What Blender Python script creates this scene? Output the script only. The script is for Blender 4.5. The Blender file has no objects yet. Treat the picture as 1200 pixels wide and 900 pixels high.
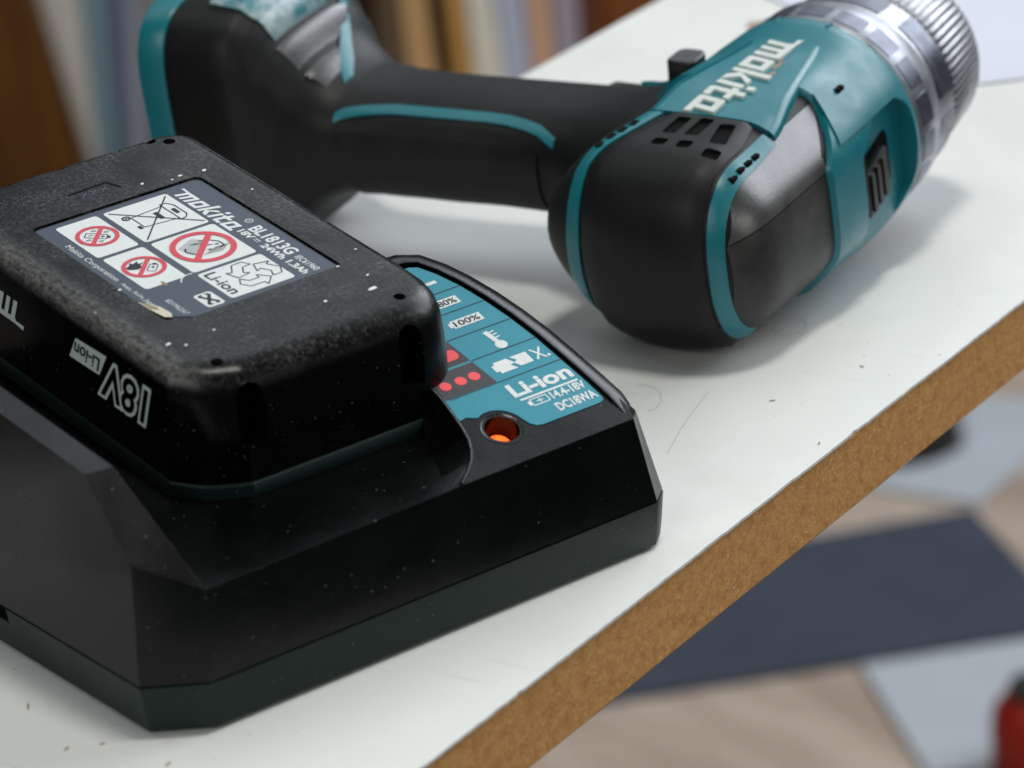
import bpy, bmesh, math, random
from mathutils import Vector, Matrix
random.seed(7)
sc = bpy.context.scene
COL = sc.collection
R = math.radians
MM = 0.001

# ------------------------------------------------------------------ camera
FWD = Vector((math.cos(R(54.9))*math.cos(R(22.6)), math.sin(R(54.9))*math.cos(R(22.6)), -math.sin(R(22.6))))
_r = Vector((math.sin(R(54.9)), -math.cos(R(54.9)), 0)); _d = FWD.cross(_r)
ROLL = R(5.5)
RIGHT = math.cos(ROLL)*_r + math.sin(ROLL)*_d
DOWN = -math.sin(ROLL)*_r + math.cos(ROLL)*_d
CAMPOS = -0.85*FWD
cd = bpy.data.cameras.new('camera'); cam = bpy.data.objects.new('camera', cd); COL.objects.link(cam)
m = Matrix((RIGHT, -DOWN, -FWD)).transposed().to_4x4(); m.translation = CAMPOS
cam.matrix_world = m
cd.sensor_fit = 'HORIZONTAL'; cd.sensor_width = 36.0; cd.lens = 4500/1200*36.0
cd.clip_start = 0.05; cd.clip_end = 60
cd.dof.use_dof = True; cd.dof.focus_distance = 0.785; cd.dof.aperture_fstop = 19.0; cd.dof.aperture_blades = 0
sc.camera = cam

# ------------------------------------------------------------------ world and lamps
w = bpy.data.worlds.new('World'); sc.world = w; w.use_nodes = True
bg = w.node_tree.nodes['Background']; bg.inputs[0].default_value = (0.80, 0.90, 1.0, 1); bg.inputs[1].default_value = 0.06

def area(name, az, el, dist, sx, sy, power, col, target=(0.02, 0.0, 0.02)):
    ld = bpy.data.lights.new(name, 'AREA'); ld.shape = 'RECTANGLE'; ld.size = sx; ld.size_y = sy
    ld.energy = power; ld.color = col
    o = bpy.data.objects.new(name, ld); COL.objects.link(o)
    d = Vector((math.cos(R(el))*math.cos(R(az)), math.cos(R(el))*math.sin(R(az)), math.sin(R(el))))
    o.location = Vector(target) + d*dist
    o.rotation_euler = d.to_track_quat('Z', 'Y').to_euler()
    return o
area('ceiling_lamp', -62, 80, 1.9, 0.30, 0.30, 15, (1.0, 0.995, 0.92))
area('window_light', 1, 32, 2.6, 2.5, 1.25, 60, (0.90, 0.94, 1.0))
area('back_window_light', 36, 40, 3.0, 2.2, 1.9, 17, (0.84, 0.92, 1.0))
area('overhead_fill_light', 112, 62, 3.0, 1.8, 1.6, 12, (0.90, 0.96, 1.0))  # added fill that brightens the dock wall, no such window known
area('room_light', 204, 27, 2.8, 1.6, 1.1, 20, (0.95, 1.0, 0.93))
area('side_window_light', -82, 17, 2.6, 1.2, 0.8, 9, (1.0, 0.97, 0.94))

sc.view_settings.view_transform = 'Standard'; sc.view_settings.look = 'None'
sc.view_settings.exposure = 0.0; sc.view_settings.gamma = 1.0; sc.view_settings.use_curve_mapping = False
sc.render.engine = 'CYCLES'; sc.cycles.use_denoising = True
sc.cycles.max_bounces = 6

# ------------------------------------------------------------------ materials
def srgb(r, g, b):
    f = lambda c: ((c/255+0.055)/1.055)**2.4 if c/255 > 0.04045 else c/255/12.92
    return (f(r), f(g), f(b), 1)

class MT:
    def __init__(s, name, col, rough=0.5, spec=0.5, metal=0.0):
        s.m = bpy.data.materials.new(name); s.m.use_nodes = True
        s.nt = s.m.node_tree; s.b = s.nt.nodes['Principled BSDF']
        s.b.inputs['Base Color'].default_value = col
        s.b.inputs['Roughness'].default_value = rough
        s.b.inputs['Specular IOR Level'].default_value = spec
        s.b.inputs['Metallic'].default_value = metal
        s.col = col; s.csock = None; s.tc = s.nt.nodes.new('ShaderNodeTexCoord'); s.nsock = None
    def n(s, t, **kw):
        n = s.nt.nodes.new(t)
        for k, v in kw.items(): setattr(n, k, v)
        return n
    def link(s, a, b): s.nt.links.new(a, b)
    def coords(s, scale=(1, 1, 1), rot=(0, 0, 0)):
        mp = s.n('ShaderNodeMapping'); mp.inputs['Scale'].default_value = scale; mp.inputs['Rotation'].default_value = rot
        s.link(s.tc.outputs['Object'], mp.inputs['Vector']); return mp.outputs[0]
    def noise(s, scale, detail=4, rough=0.6, vec=None):
        n = s.n('ShaderNodeTexNoise'); n.inputs['Scale'].default_value = scale; n.inputs['Detail'].default_value = detail
        n.inputs['Roughness'].default_value = rough
        s.link(vec if vec else s.tc.outputs['Object'], n.inputs['Vector']); return n.outputs['Fac']
    def ramp(s, sock, a, b, va=0.0, vb=1.0):
        n = s.n('ShaderNodeMapRange'); n.interpolation_type = 'SMOOTHSTEP'
        n.inputs['From Min'].default_value = a; n.inputs['From Max'].default_value = b
        n.inputs['To Min'].default_value = va; n.inputs['To Max'].default_value = vb
        s.link(sock, n.inputs['Value']); return n.outputs[0]
    def mul(s, a, b, op='MULTIPLY'):
        n = s.n('ShaderNodeMath', operation=op)
        for i, x in enumerate((a, b)):
            if isinstance(x, (int, float)): n.inputs[i].default_value = x
            else: s.link(x, n.inputs[i])
        return n.outputs[0]
    def mix(s, fac, col):
        n = s.n('ShaderNodeMix', data_type='RGBA')
        s.link(fac, n.inputs[0])
        if s.csock: s.link(s.csock, n.inputs[6])
        else: n.inputs[6].default_value = s.col
        n.inputs[7].default_value = col
        s.csock = n.outputs[2]; s.link(s.csock, s.b.inputs['Base Color']); return s
    def rough(s, sock): s.link(sock, s.b.inputs['Roughness']); return s
    def bump(s, sock, strength, dist):
        n = s.n('ShaderNodeBump'); n.inputs['Strength'].default_value = strength; n.inputs['Distance'].default_value = dist
        s.link(sock, n.inputs['Height'])
        if s.nsock: s.link(s.nsock, n.inputs['Normal'])
        s.nsock = n.outputs[0]; s.link(s.nsock, s.b.inputs['Normal']); return s
    def sep(s):
        n = s.n('ShaderNodeSeparateXYZ'); s.link(s.tc.outputs['Object'], n.inputs[0]); return n.outputs

def grain_plastic(name, col, rough, spec, gs, gb, dust=0.0, dcol=(0.25, 0.26, 0.25, 1)):
    t = MT(name, col, rough, spec)
    if gb: t.bump(t.noise(gs, 2, 0.5), gb, 0.0002)
    if dust:
        a = t.ramp(t.noise(900, 3, 0.7), 0.66, 0.74)
        b = t.ramp(t.noise(60, 3, 0.6), 0.42, 0.7)
        t.mix(t.mul(t.mul(a, b), dust), dcol)
    if dust: t.mix(t.mul(t.ramp(t.noise(1500, 1, 0.3), 0.785, 0.81), min(0.5, dust*4)), (0.30, 0.32, 0.32, 1))
    t.rough(t.ramp(t.noise(35, 4), 0.3, 0.7, rough-0.05, rough+0.08))
    return t.m

M = {}
M['charger_black'] = grain_plastic('charger_black_plastic', (0.0008, 0.0011, 0.0012, 1), 0.27, 0.27, 2600, 0.22, 0.12)
M['charger_grey'] = grain_plastic('charger_grey_plastic', (0.0030, 0.0130, 0.0125, 1), 0.40, 0.26, 1500, 0.08, 0.12)
M['cavity'] = MT('cavity_black', (0.002, 0.002, 0.002, 1), 0.8, 0.1).m

def battery_mat():
    t = MT('battery_black_plastic', (0.0010, 0.0012, 0.0015, 1), 0.30, 0.20)
    xyz = t.sep()
    up = t.ramp(xyz[2], 0.0225, 0.0258)            # dust lies on the top only
    patch = t.ramp(t.noise(70, 5, 0.7), 0.34, 0.66)
    fine = t.ramp(t.noise(1000, 6, 0.85), 0.44, 0.70)
    film = t.mul(t.mul(patch, fine), up)
    t.mix(t.mul(film, 0.62), (0.17, 0.17, 0.165, 1))
    edge = t.ramp(xyz[0], -0.0235, -0.0305)
    scuff = t.ramp(t.noise(1.0, 6, 0.8, t.coords((900, 500, 900))), 0.25, 0.80)
    t.mix(t.mul(t.mul(edge, scuff), t.ramp(xyz[2], 0.0228, 0.0262, 0, 0.8)), (0.26, 0.26, 0.25, 1))
    for rot, th in ((0.5, 0.695), (-0.7, 0.70), (1.3, 0.70)):
        scr = t.ramp(t.noise(1.0, 2, 0.5, t.coords((2600, 110, 110), (0, 0, rot))), th, th+0.03)
        t.mix(t.mul(t.mul(scr, up), 0.16), (0.3, 0.3, 0.29, 1))
    sp = t.ramp(t.noise(1900, 1, 0.4), 0.75, 0.80)
    t.mix(t.mul(sp, 0.3), (0.4, 0.42, 0.42, 1))
    t.rough(t.ramp(t.noise(40, 5, 0.7), 0.3, 0.7, 0.19, 0.34))
    t.bump(t.noise(900, 3, 0.6), 0.18, 0.0002)
    return t.m
M['battery'] = battery_mat()
M['battery_band'] = grain_plastic('battery_grey_plastic', (0.008, 0.020, 0.019, 1), 0.34, 0.35, 1500, 0.06, 0.3)
M['label_grey'] = MT('label_slate', srgb(58, 68, 82), 0.38, 0.5).m
M['label_teal'] = grain_plastic('label_teal', srgb(14, 128, 148), 0.42, 0.45, 900, 0.03, 0.25, (0.6, 0.65, 0.65, 1))
M['label_dark'] = grain_plastic('label_dark_cell', srgb(40, 38, 44), 0.45, 0.4, 900, 0.03, 0.8, (0.7, 0.7, 0.7, 1))
def dirty_white(name, c, d):
    t = MT(name, c, 0.45, 0.4); t.mix(t.mul(t.ramp(t.noise(300, 4, 0.7), 0.55, 0.75), d), (0.45, 0.44, 0.40, 1)); return t.m
M['white'] = dirty_white('print_white', srgb(210, 214, 214), 0.5)
M['silver_print'] = MT('print_silver', srgb(200, 210, 210), 0.5, 0.4).m
M['red'] = dirty_white('print_red', srgb(200, 66, 80), 0.4)
M['dot_red'] = dirty_white('print_dot_red', srgb(232, 70, 76), 0.25)
M['black_print'] = MT('print_black', srgb(38, 44, 50), 0.5, 0.3).m
M['teal_line'] = MT('print_teal_dark', srgb(10, 60, 74), 0.5, 0.3).m
M['fleck'] = MT('fleck_white', srgb(215, 218, 218), 0.6, 0.3).m
M['sliver'] = MT('torn_paper', srgb(196, 190, 172), 0.6, 0.3).m
M['tan'] = MT('glue_tan', srgb(140, 126, 96), 0.6, 0.3).m
def led():
    t = MT('led_red_lens', (0.8, 0.05, 0.02, 1), 0.25, 0.5)
    xyz = t.sep()
    # lit lens: hot orange core, red rim (the lamp itself)
    d = t.n('ShaderNodeVectorMath', operation='LENGTH'); t.link(t.tc.outputs['Object'], d.inputs[0])
    f = t.ramp(d.outputs['Value'], 0.0022, 0.0031)
    mx = t.n('ShaderNodeMix', data_type='RGBA'); t.link(f, mx.inputs[0])
    mx.inputs[6].default_value = (1.0, 0.17, 0.02, 1); mx.inputs[7].default_value = (1.0, 0.04, 0.02, 1)
    t.link(mx.outputs[2], t.b.inputs['Emission Color']); t.b.inputs['Emission Strength'].default_value = 1.7
    return t.m
M['led'] = led()

def drill_teal():
    t = MT('drill_teal_plastic', srgb(0, 108, 120), 0.32, 0.58)
    s = t.ramp(t.noise(90, 5, 0.7), 0.5, 0.8)
    t.mix(t.mul(s, 0.07), (0.16, 0.26, 0.26, 1))
    t.rough(t.ramp(t.noise(60, 4, 0.7), 0.3, 0.7, 0.28, 0.46))
    return t.m
M['teal'] = drill_teal()
def teal_worn():
    t = MT('drill_teal_worn', srgb(20, 110, 122), 0.3, 0.9)
    t.mix(t.mul(t.ramp(t.noise(120, 5, 0.75), 0.40, 0.66), 0.75), (0.42, 0.46, 0.46, 1)); return t.m
M['teal_worn'] = teal_worn()
def rubber(name, c, dustf, r=0.5, sp=0.4):
    t = MT(name, c, r, sp)
    t.mix(t.mul(t.ramp(t.noise(45, 5, 0.7), 0.42, 0.75), dustf), (0.13, 0.125, 0.115, 1))
    t.bump(t.noise(1300, 2), 0.25, 0.0002); return t.m
M['rubber'] = rubber('drill_black_rubber', (0.0018, 0.0024, 0.0021, 1), 0.05, 0.5, 0.3)
M['rubber_worn_sheen'] = rubber('drill_worn_sheen_rubber', (0.03, 0.03, 0.031, 1), 0.55, 0.34, 1.0)  # scuffs, plus window sheen put into the paler base colour
M['rubber_side'] = rubber('drill_side_shell', (0.012, 0.012, 0.0118, 1), 0.35, 0.46, 0.45)
def steel(name, c, r, m=1.0):
    t = MT(name, c, r, 0.5, m); t.rough(t.ramp(t.noise(200, 4, 0.7), 0.3, 0.7, r-0.08, r+0.1)); return t.m
M['steel'] = steel('chuck_steel', (0.27, 0.275, 0.29, 1), 0.36)
M['ring_grey'] = steel('ring_silver_plastic', (0.29, 0.305, 0.33, 1), 0.40, 0.9)
M['ring_dark'] = steel('ring_dark_window', (0.12, 0.13, 0.16, 1), 0.32, 0.7)
M['knob'] = MT('switch_black', (0.012, 0.011, 0.010, 1), 0.3, 0.5).m
M['logo_white'] = dirty_white('logo_white', srgb(205, 210, 206), 0.7)
M['logo_worn'] = MT('logo_worn_brown', srgb(150, 132, 110), 0.6, 0.3).m

def laminate():
    t = MT('white_laminate', srgb(224, 225, 222), 0.34, 0.45)
    t.mix(t.mul(t.ramp(t.noise(26, 5, 0.7), 0.45, 0.8), 0.22), srgb(196, 198, 188))
    t.mix(t.mul(t.ramp(t.noise(420, 2, 0.6), 0.71, 0.78), 0.55), srgb(120, 112, 96))
    scr = t.ramp(t.noise(1.0, 2, 0.5, t.coords((700, 26, 26), (0, 0, 0.9))), 0.70, 0.74)
    t.mix(t.mul(scr, 0.2), srgb(150, 150, 142))
    t.rough(t.ramp(t.noise(30, 4), 0.3, 0.7, 0.28, 0.42)); return t.m
M['laminate'] = laminate()
def mdf():
    t = MT('mdf_edge', srgb(206, 152, 92), 0.85, 0.12)
    fib = t.noise(1.0, 6, 0.75, t.coords((1100, 1100, 1300)))
    t.mix(t.ramp(fib, 0.42, 0.68, 0, 0.6), srgb(238, 192, 130))
    t.mix(t.ramp(t.noise(1.0, 5, 0.75, t.coords((330, 330, 420))), 0.40, 0.72, 0, 0.55), srgb(160, 104, 56))
    t.mix(t.ramp(t.noise(1.0, 3, 0.6, t.coords((2200, 2200, 1500))), 0.60, 0.75, 0, 0.55), srgb(118, 76, 40))
    t.bump(fib, 0.55, 0.0005); return t.m
M['mdf'] = mdf()
M['under'] = MT('board_underside', srgb(150, 140, 125), 0.8, 0.2).m
M['pencil'] = MT('pencil_line', srgb(198, 200, 194), 0.7, 0.2).m
M['stain'] = MT('brown_stain', srgb(150, 122, 98), 0.7, 0.2).m
def paper():
    t = MT('paper_blue_white', srgb(206, 209, 222), 0.6, 0.3); t.mix(t.mul(t.ramp(t.noise(20, 3), 0.4, 0.7), 0.3), srgb(196, 198, 212)); return t.m
M['paper'] = paper()
def woodm(name, c1, c2, sc_=(60, 60, 3), r=0.6):
    t = MT(name, c1, r, 0.3); t.mix(t.ramp(t.noise(1.0, 5, 0.6, t.coords(sc_)), 0.35, 0.7), c2); return t.m
def flatm(name, c, r=0.7, var=0.15):
    t = MT(name, c, r, 0.25); t.mix(t.mul(t.ramp(t.noise(14, 5, 0.7), 0.35, 0.75), var), tuple(x*0.6 for x in c[:3])+(1,)); return t.m
M['floor_wood'] = woodm('floor_wood', srgb(176, 160, 146), srgb(150, 132, 118), (30, 4, 4))
M['floor_dark'] = flatm('floor_slate', srgb(60, 66, 78), 0.6, 0.5)
M['floor_light'] = flatm('floor_pale', srgb(172, 178, 184), 0.5, 0.2)

# ------------------------------------------------------------------ mesh helpers
def link_mesh(name, V, Fc, mat, parent=None, smooth=40, bevel=None, recalc=True, seg=2):
    me = bpy.data.meshes.new(name); me.from_pydata([tuple(v) for v in V], [], Fc)
    bm = bmesh.new(); bm.from_mesh(me)
    if recalc: bmesh.ops.recalc_face_normals(bm, faces=bm.faces)
    bm.to_mesh(me); bm.free()
    me.materials.append(mat)
    o = bpy.data.objects.new(name, me); COL.objects.link(o)
    if parent: o.parent = parent
    if smooth:
        for p in me.polygons: p.use_smooth = True
        me.set_sharp_from_angle(angle=R(smooth))
    if bevel:
        b = o.modifiers.new('bevel', 'BEVEL'); b.width = bevel; b.segments = seg; b.limit_method = 'ANGLE'; b.angle_limit = R(28); b.harden_normals = True
        for p in me.polygons: p.use_smooth = True
    return o

class MB:
    def __init__(s): s.v = []; s.f = []
    def add(s, V, Fc):
        k = len(s.v); s.v += [tuple(x) for x in V]; s.f += [tuple(i+k for i in q) for q in Fc]; return s
    def loft(s, loops, cap0=True, cap1=True):
        n = len(loops[0]); V = [p for l in loops for p in l]; Fc = []
        for j in range(len(loops)-1):
            for i in range(n):
                a = j*n+i; b = j*n+(i+1) % n
                Fc.append((a, b, b+n, a+n))
        if cap0: Fc.append(tuple(range(n-1, -1, -1)))
        if cap1: Fc.append(tuple((len(loops)-1)*n+i for i in range(n)))
        return s.add(V, Fc)
    def box(s, x0, x1, y0, y1, z0, z1):
        return s.loft([[(x0, y0, z), (x1, y0, z), (x1, y1, z), (x0, y1, z)] for z in (z0, z1)])
    def grid(s, P):   # open sheet
        n = len(P[0]); V = [p for r in P for p in r]
        return s.add(V, [(j*n+i, j*n+i+1, (j+1)*n+i+1, (j+1)*n+i) for j in range(len(P)-1) for i in range(n-1)])
    def slab(s, top, bot):  # closed thick patch from two grids
        nr, n = len(top), len(top[0]); k = nr*n
        V = [p for r in top for p in r]+[p for r in bot for p in r]; Fc = []
        for j in range(nr-1):
            for i in range(n-1):
                a = j*n+i; q = (a, a+1, a+n+1, a+n)
                Fc.append(q); Fc.append(tuple(x+k for x in q[::-1]))
        for i in range(n-1):
            Fc.append((i, i+k, i+1+k, i+1)); a = (nr-1)*n+i; Fc.append((a, a+1, a+1+k, a+k))
        for j in range(nr-1):
            a = j*n; Fc.append((a, a+n, a+n+k, a+k)); a = j*n+n-1; Fc.append((a, a+k, a+n+k, a+n))
        return s.add(V, Fc)
    def build(s, name, mat, parent=None, **kw): return link_mesh(name, s.v, s.f, mat, parent, **kw)

def sc3(P, k=MM): return [(p[0]*k, p[1]*k, p[2]*k) for p in P]
def empty(name, loc, label=None, cat=None, group=None, rot=None):
    o = bpy.data.objects.new(name, None); COL.objects.link(o); o.location = loc; o.empty_display_size = 0.01
    if rot: o.rotation_euler = rot
    if label: o['label'] = label
    if cat: o['category'] = cat
    if group: o['group'] = group
    return o
def rpoly(pts, n=6):
    """rounded polygon: pts = [(x, y, radius)], n+1 samples for each corner"""
    out = []
    N = len(pts)
    for i in range(N):
        p0 = Vector(pts[i-1][:2]); p = Vector(pts[i][:2]); p1 = Vector(pts[(i+1) % N][:2]); r = pts[i][2]
        a = (p0-p).normalized(); b = (p1-p).normalized()
        ang = a.angle(b); d = r/math.tan(ang/2) if ang < 3.13 else 0
        d = min(d, (p0-p).length*0.499, (p1-p).length*0.499)
        A = p+a*d; B = p+b*d
        for k in range(n+1):
            t = k/n; q = A*(1-t)**2+p*2*t*(1-t)*1.0+B*t*t
            # blend quadratic towards a circular look
            out.append((q.x, q.y))
    return out
def boolcut(o, mb):
    c = mb.build('cutter', M['cavity'], None, smooth=None)
    c.parent = o.parent
    md = o.modifiers.new('cut', 'BOOLEAN'); md.object = c; md.operation = 'DIFFERENCE'; md.solver = 'EXACT'
    bpy.context.view_layer.update()
    dg = bpy.context.evaluated_depsgraph_get()
    me = bpy.data.meshes.new_from_object(o.evaluated_get(dg))
    o.modifiers.clear(); old = o.data; o.data = me; bpy.data.meshes.remove(old)
    cm = c.data; bpy.data.objects.remove(c); bpy.data.meshes.remove(cm)
    for p in me.polygons: p.use_smooth = True
    me.set_sharp_from_angle(angle=R(40))
    return o

_tcache = {}
def text2d(body, offset=0.0, shear=0.0):
    key = (body, offset, shear)
    if key in _tcache: return _tcache[key]
    c = bpy.data.curves.new('t', 'FONT'); c.body = body; c.size = 1; c.offset = offset; c.shear = shear; c.resolution_u = 3
    o = bpy.data.objects.new('t', c); COL.objects.link(o); bpy.context.view_layer.update()
    me = bpy.data.meshes.new_from_object(o.evaluated_get(bpy.context.evaluated_depsgraph_get()))
    V = [(v.co.x, v.co.y) for v in me.vertices]; Fc = [tuple(p.vertices) for p in me.polygons]
    bpy.data.objects.remove(o); bpy.data.curves.remove(c); bpy.data.meshes.remove(me)
    xs = [v[0] for v in V]; ys = [v[1] for v in V]
    _tcache[key] = (V, Fc, (min(xs), min(ys), max(xs), max(ys))); return _tcache[key]
def _logo():
    V = []; Fc = []; x0 = 0.0
    def q(pts):
        k = len(V); V.extend((x+x0+0.32*y, y) for x, y in pts); Fc.append(tuple(range(k, k+len(pts))))
    def r(xa, ya, xb, yb): q([(xa, ya), (xb, ya), (xb, yb), (xa, yb)])
    # m
    q([(-0.75, 0.86), (-0.1, 0.86), (0, 0.72), (0, 1.0), (-0.75, 1.06)]); r(0, 0, .3, .76); r(.55, 0, .83, .76); r(1.08, 0, 1.38, .76); r(0, .76, 1.3, 1.0); q([(1.3, .76), (1.38, .76), (1.38, .9), (1.3, 1.0)])
    x0 += 1.6
    def a():
        r(0, 0.08, .3, .92); r(.3, 0, 1.0, .25); r(.3, .75, 1.0, 1.0); r(.7, .25, 1.0, .75); q([(0, .08), (.08, 0), (.3, 0), (.3, .08)]); q([(0, .92), (.3, .92), (.3, 1.0), (.08, 1.0)])
    a(); x0 += 1.2
    r(0, 0, .3, 1.45); q([(.3, .38), (.72, 1.0), (1.1, 1.0), (.62, .52)]); q([(.62, .52), (.3, .38), (.72, 0), (1.12, 0)])
    x0 += 1.22
    r(0, 0, .3, 1.0); r(0, 1.16, .3, 1.45); x0 += .5
    r(0.1, 0.2, .4, .76); r(.4, 0, .85, .24); q([(.1, .2), (.2, 0), (.4, 0), (.4, .2)]); r(-.1, .76, .8, 1.0); r(.1, 1.0, .4, 1.35)
    x0 += .98
    a(); q([(1.0, 0), (1.4, 0), (1.32, .24), (1.0, .24)])
    xs = [v[0] for v in V]; ys = [v[1] for v in V]
    return V, Fc, (min(xs), min(ys), max(xs), max(ys))
LOGO = _logo()
class Print:
    """flat print on a surface; mp maps (a, b, lift in mm) to a point"""
    def __init__(s, mp): s.mp = mp; s.layers = {}
    def _l(s, c): return s.layers.setdefault(c, MB())
    def poly(s, c, pts, h=0.05): s._l(c).add([s.mp(p[0], p[1], h) for p in pts], [tuple(range(len(pts)))])
    def rect(s, c, a0, b0, a1, b1, r=0.0, h=0.05):
        s.poly(c, rpoly([(a0, b0, r), (a1, b0, r), (a1, b1, r), (a0, b1, r)], 4) if r else [(a0, b0), (a1, b0), (a1, b1), (a0, b1)], h)
    def line(s, c, p, q, wd, h=0.1):
        d = Vector((q[0]-p[0], q[1]-p[1])).normalized(); n = Vector((-d.y, d.x))*wd/2
        s.poly(c, [(p[0]+n.x, p[1]+n.y), (p[0]-n.x, p[1]-n.y), (q[0]-n.x, q[1]-n.y), (q[0]+n.x, q[1]+n.y)], h)
    def path(s, c, pts, wd, h=0.1, closed=False):
        P = list(pts)+([pts[0]] if closed else [])
        for i in range(len(P)-1): s.line(c, P[i], P[i+1], wd, h+0.004*(i % 5))
    def ring(s, c, x, y, r0, r1, h=0.1, n=40):
        V = []; Fc = []
        for i in range(n):
            t = 2*math.pi*i/n
            V += [s.mp(x+r0*math.cos(t), y+r0*math.sin(t), h), s.mp(x+r1*math.cos(t), y+r1*math.sin(t), h)]
            a = 2*i; b = (2*i+2) % (2*n); Fc.append((a, a+1, b+1, b))
        s._l(c).add(V, Fc)
    def disc(s, c, x, y, rx, ry=None, h=0.1, n=28):
        ry = ry or rx; s.poly(c, [(x+rx*math.cos(2*math.pi*i/n), y+ry*math.sin(2*math.pi*i/n)) for i in range(n)], h)
    def text(s, c, body, box, offset=0.0, shear=0.0, h=0.1, plain=False):
        V, Fc, bb = text2d(body, offset, shear)
        if plain: bb = text2d(body, 0.0, shear)[2]
        kx = (box[2]-box[0])/(bb[2]-bb[0]); ky = (box[3]-box[1])/(bb[3]-bb[1])
        s._l(c).add([s.mp(box[0]+(v[0]-bb[0])*kx, box[1]+(v[1]-bb[1])*ky, h) for v in V], Fc)
    def glyphs(s, c, data, box, h=0.1):
        V, Fc, bb = data; kx = (box[2]-box[0])/(bb[2]-bb[0]); ky = (box[3]-box[1])/(bb[3]-bb[1])
        s._l(c).add([s.mp(box[0]+(v[0]-bb[0])*kx, box[1]+(v[1]-bb[1])*ky, h) for v in V], Fc)
    def build(s, names, parent):
        for c, mb in s.layers.items():
            link_mesh(names.get(c, c), mb.v, mb.f, M[c], parent, smooth=None, recalc=False)

# ------------------------------------------------------------------ the setting: floor
FZ = -0.75
fl = MB(); fl.add([(-1.2, -0.3, FZ), (3.2, -0.3, FZ), (3.2, 5, FZ), (-1.2, 5, FZ)], [(0, 1, 2, 3)])
floor = fl.build('floor', M['floor_wood'], smooth=None); floor['kind'] = 'structure'
def tile(name, pts, mat, h):
    o = MB().loft([[(p[0]*MM, p[1]*MM, FZ+0.0005) for p in pts], [(p[0]*MM, p[1]*MM, FZ+h) for p in pts]]).build(name, mat, floor, smooth=None); return o
def fpt(x, y):
    d = FWD + RIGHT*((x-600)/4500) + DOWN*((y-450)/4500); k = (FZ-CAMPOS.z)/d.z; p = CAMPOS+d*k; return (p.x/MM, p.y/MM)
tile('slate_tile', [fpt(1139, 602), fpt(640, 690), fpt(480, 862), fpt(1268, 740)], M['floor_dark'], 0.004)
tile('pale_tile', [fpt(1010, 786), fpt(1090, 915), fpt(1420, 860), fpt(1290, 742)], M['floor_light'], 0.004)
tile('pale_tile', [fpt(1040, 470), fpt(930, 560), fpt(1146, 594), fpt(1290, 470)], M['floor_light'], 0.003)
# ------------------------------------------------------------------ table board
EA = math.atan2(0.32889, 0.94437)
ED = Vector((math.cos(EA), math.sin(EA), 0)); EN = Vector((-math.sin(EA), math.cos(EA), 0))
E0 = Vector((-0.1182, -0.1294, 0))
table = empty('table_board', E0+ED*0.2+Vector((0, 0, -0.0170)), 'white laminated board with a raw brown fibreboard edge, carrying charger and drill', 'table', rot=(0, 0, EA))
def tb_box(name, y0, y1, z0, z1, mat, x0=-0.46, x1=0.95, **kw):
    return MB().box(x0, x1, y0, y1, z0+0.0170, z1+0.0170).build(name, mat, table, **kw)
def edge_slab(name, z0, z1, mat, amp, y1, **kw):
    rnd = random.Random(3 if amp > 0.0001 else 5); front = []; x = -0.46; off = 0.0
    while x < 0.95:
        off = off*0.75+rnd.uniform(-amp, amp)
        chip = rnd.uniform(0.0002, 0.0005) if rnd.random() < 0.025 else 0.0
        front.append((x, max(0.0, abs(off))+chip)); x += 0.0014 if x < 0.45 else 0.02
    out = front+[(0.95, 0.0), (0.95, y1), (-0.46, y1)]
    return MB().loft([[(px_, py_, z+0.0170) for px_, py_ in out] for z in (z0, z1)]).build(name, mat, table, smooth=None, **kw)
tb_box('fibreboard_core', 0.00035, 0.2012, -0.0170, -0.0006, M['mdf'], bevel=0.0006, seg=3)
edge_slab('laminate_top', -0.0006, 0.0, M['laminate'], 0.00011, 0.2014)

# ------------------------------------------------------------------ charger
CY = -91.1
charger = empty('battery_charger', (-0.089, CY*MM, 0), 'black wedge-shaped battery charger with teal icon panel and red lamp, holding the battery', 'charger')
TC = R(22.6)
def cl(u, y, z): return (u*MM, (y-CY)*MM, z*MM)
def pn(u, s, h=0.0):   # point on the sloped icon panel
    return cl(u, -90.2+s*math.cos(TC)-h*math.sin(TC), 29.4+s*math.sin(TC)+h*math.cos(TC))
SEAM = [(-59, -83), (-48.5, -91.1), (57.2, -91.1), (61.6, -87.4), (61.6, -75), (59.6, -60), (56.4, -47), (50.5, -38.5), (43, -34.5), (34, -33), (33, 15), (-59, 15)]
I = [(53.8, 0), (55.0, 4.5), (54.6, 12), (53.4, 27), (51.0, 41), (47.4, 51), (42.0, 57.6), (34, 59.2)]
def _outer():
    out = []
    for i in range(1, len(I)):
        p = Vector(I[i]); a = Vector(I[i-1]); b = Vector(I[min(i+1, len(I)-1)])
        d = (b-a).normalized(); n = Vector((d.y, -d.x)); out.append(p+n*2.9)
    return out
O_ = _outer(); O_[0] = Vector((57.6, 3.6))
DROP = 2.3
V = []; Fc = []
def vx(p): V.append(p); return len(V)-1
B = [vx(cl(x, y, 10.75)) for x, y in SEAM]
Iv = [vx(pn(*p)) for p in I]
Ov = [vx(pn(p.x, p.y, -DROP)) for p in O_]
T0 = vx(cl(-57, -82.4, 34.6)); T1 = vx(cl(-46.6, -90.0, 28.4)); L1 = vx(cl(-56, -68, 48.2)); L2 = vx(cl(-56, 15, 58))
K1 = vx(cl(-50.0, -68.4, 47.7)); K2 = vx(cl(-50.0, 15, 57.8))
G1 = vx(cl(-44, -70, 30.4)); G2 = vx(cl(-44, -40, 34)); G3 = vx(cl(-44, 15, 41))
D0 = vx(cl(8.1, -90.2, 29.3)); D3 = vx(cl(18.4, -68.7, 30.4)); D4 = vx(cl(20, -40, 34)); D5 = vx(cl(20, 15, 41))
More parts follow.
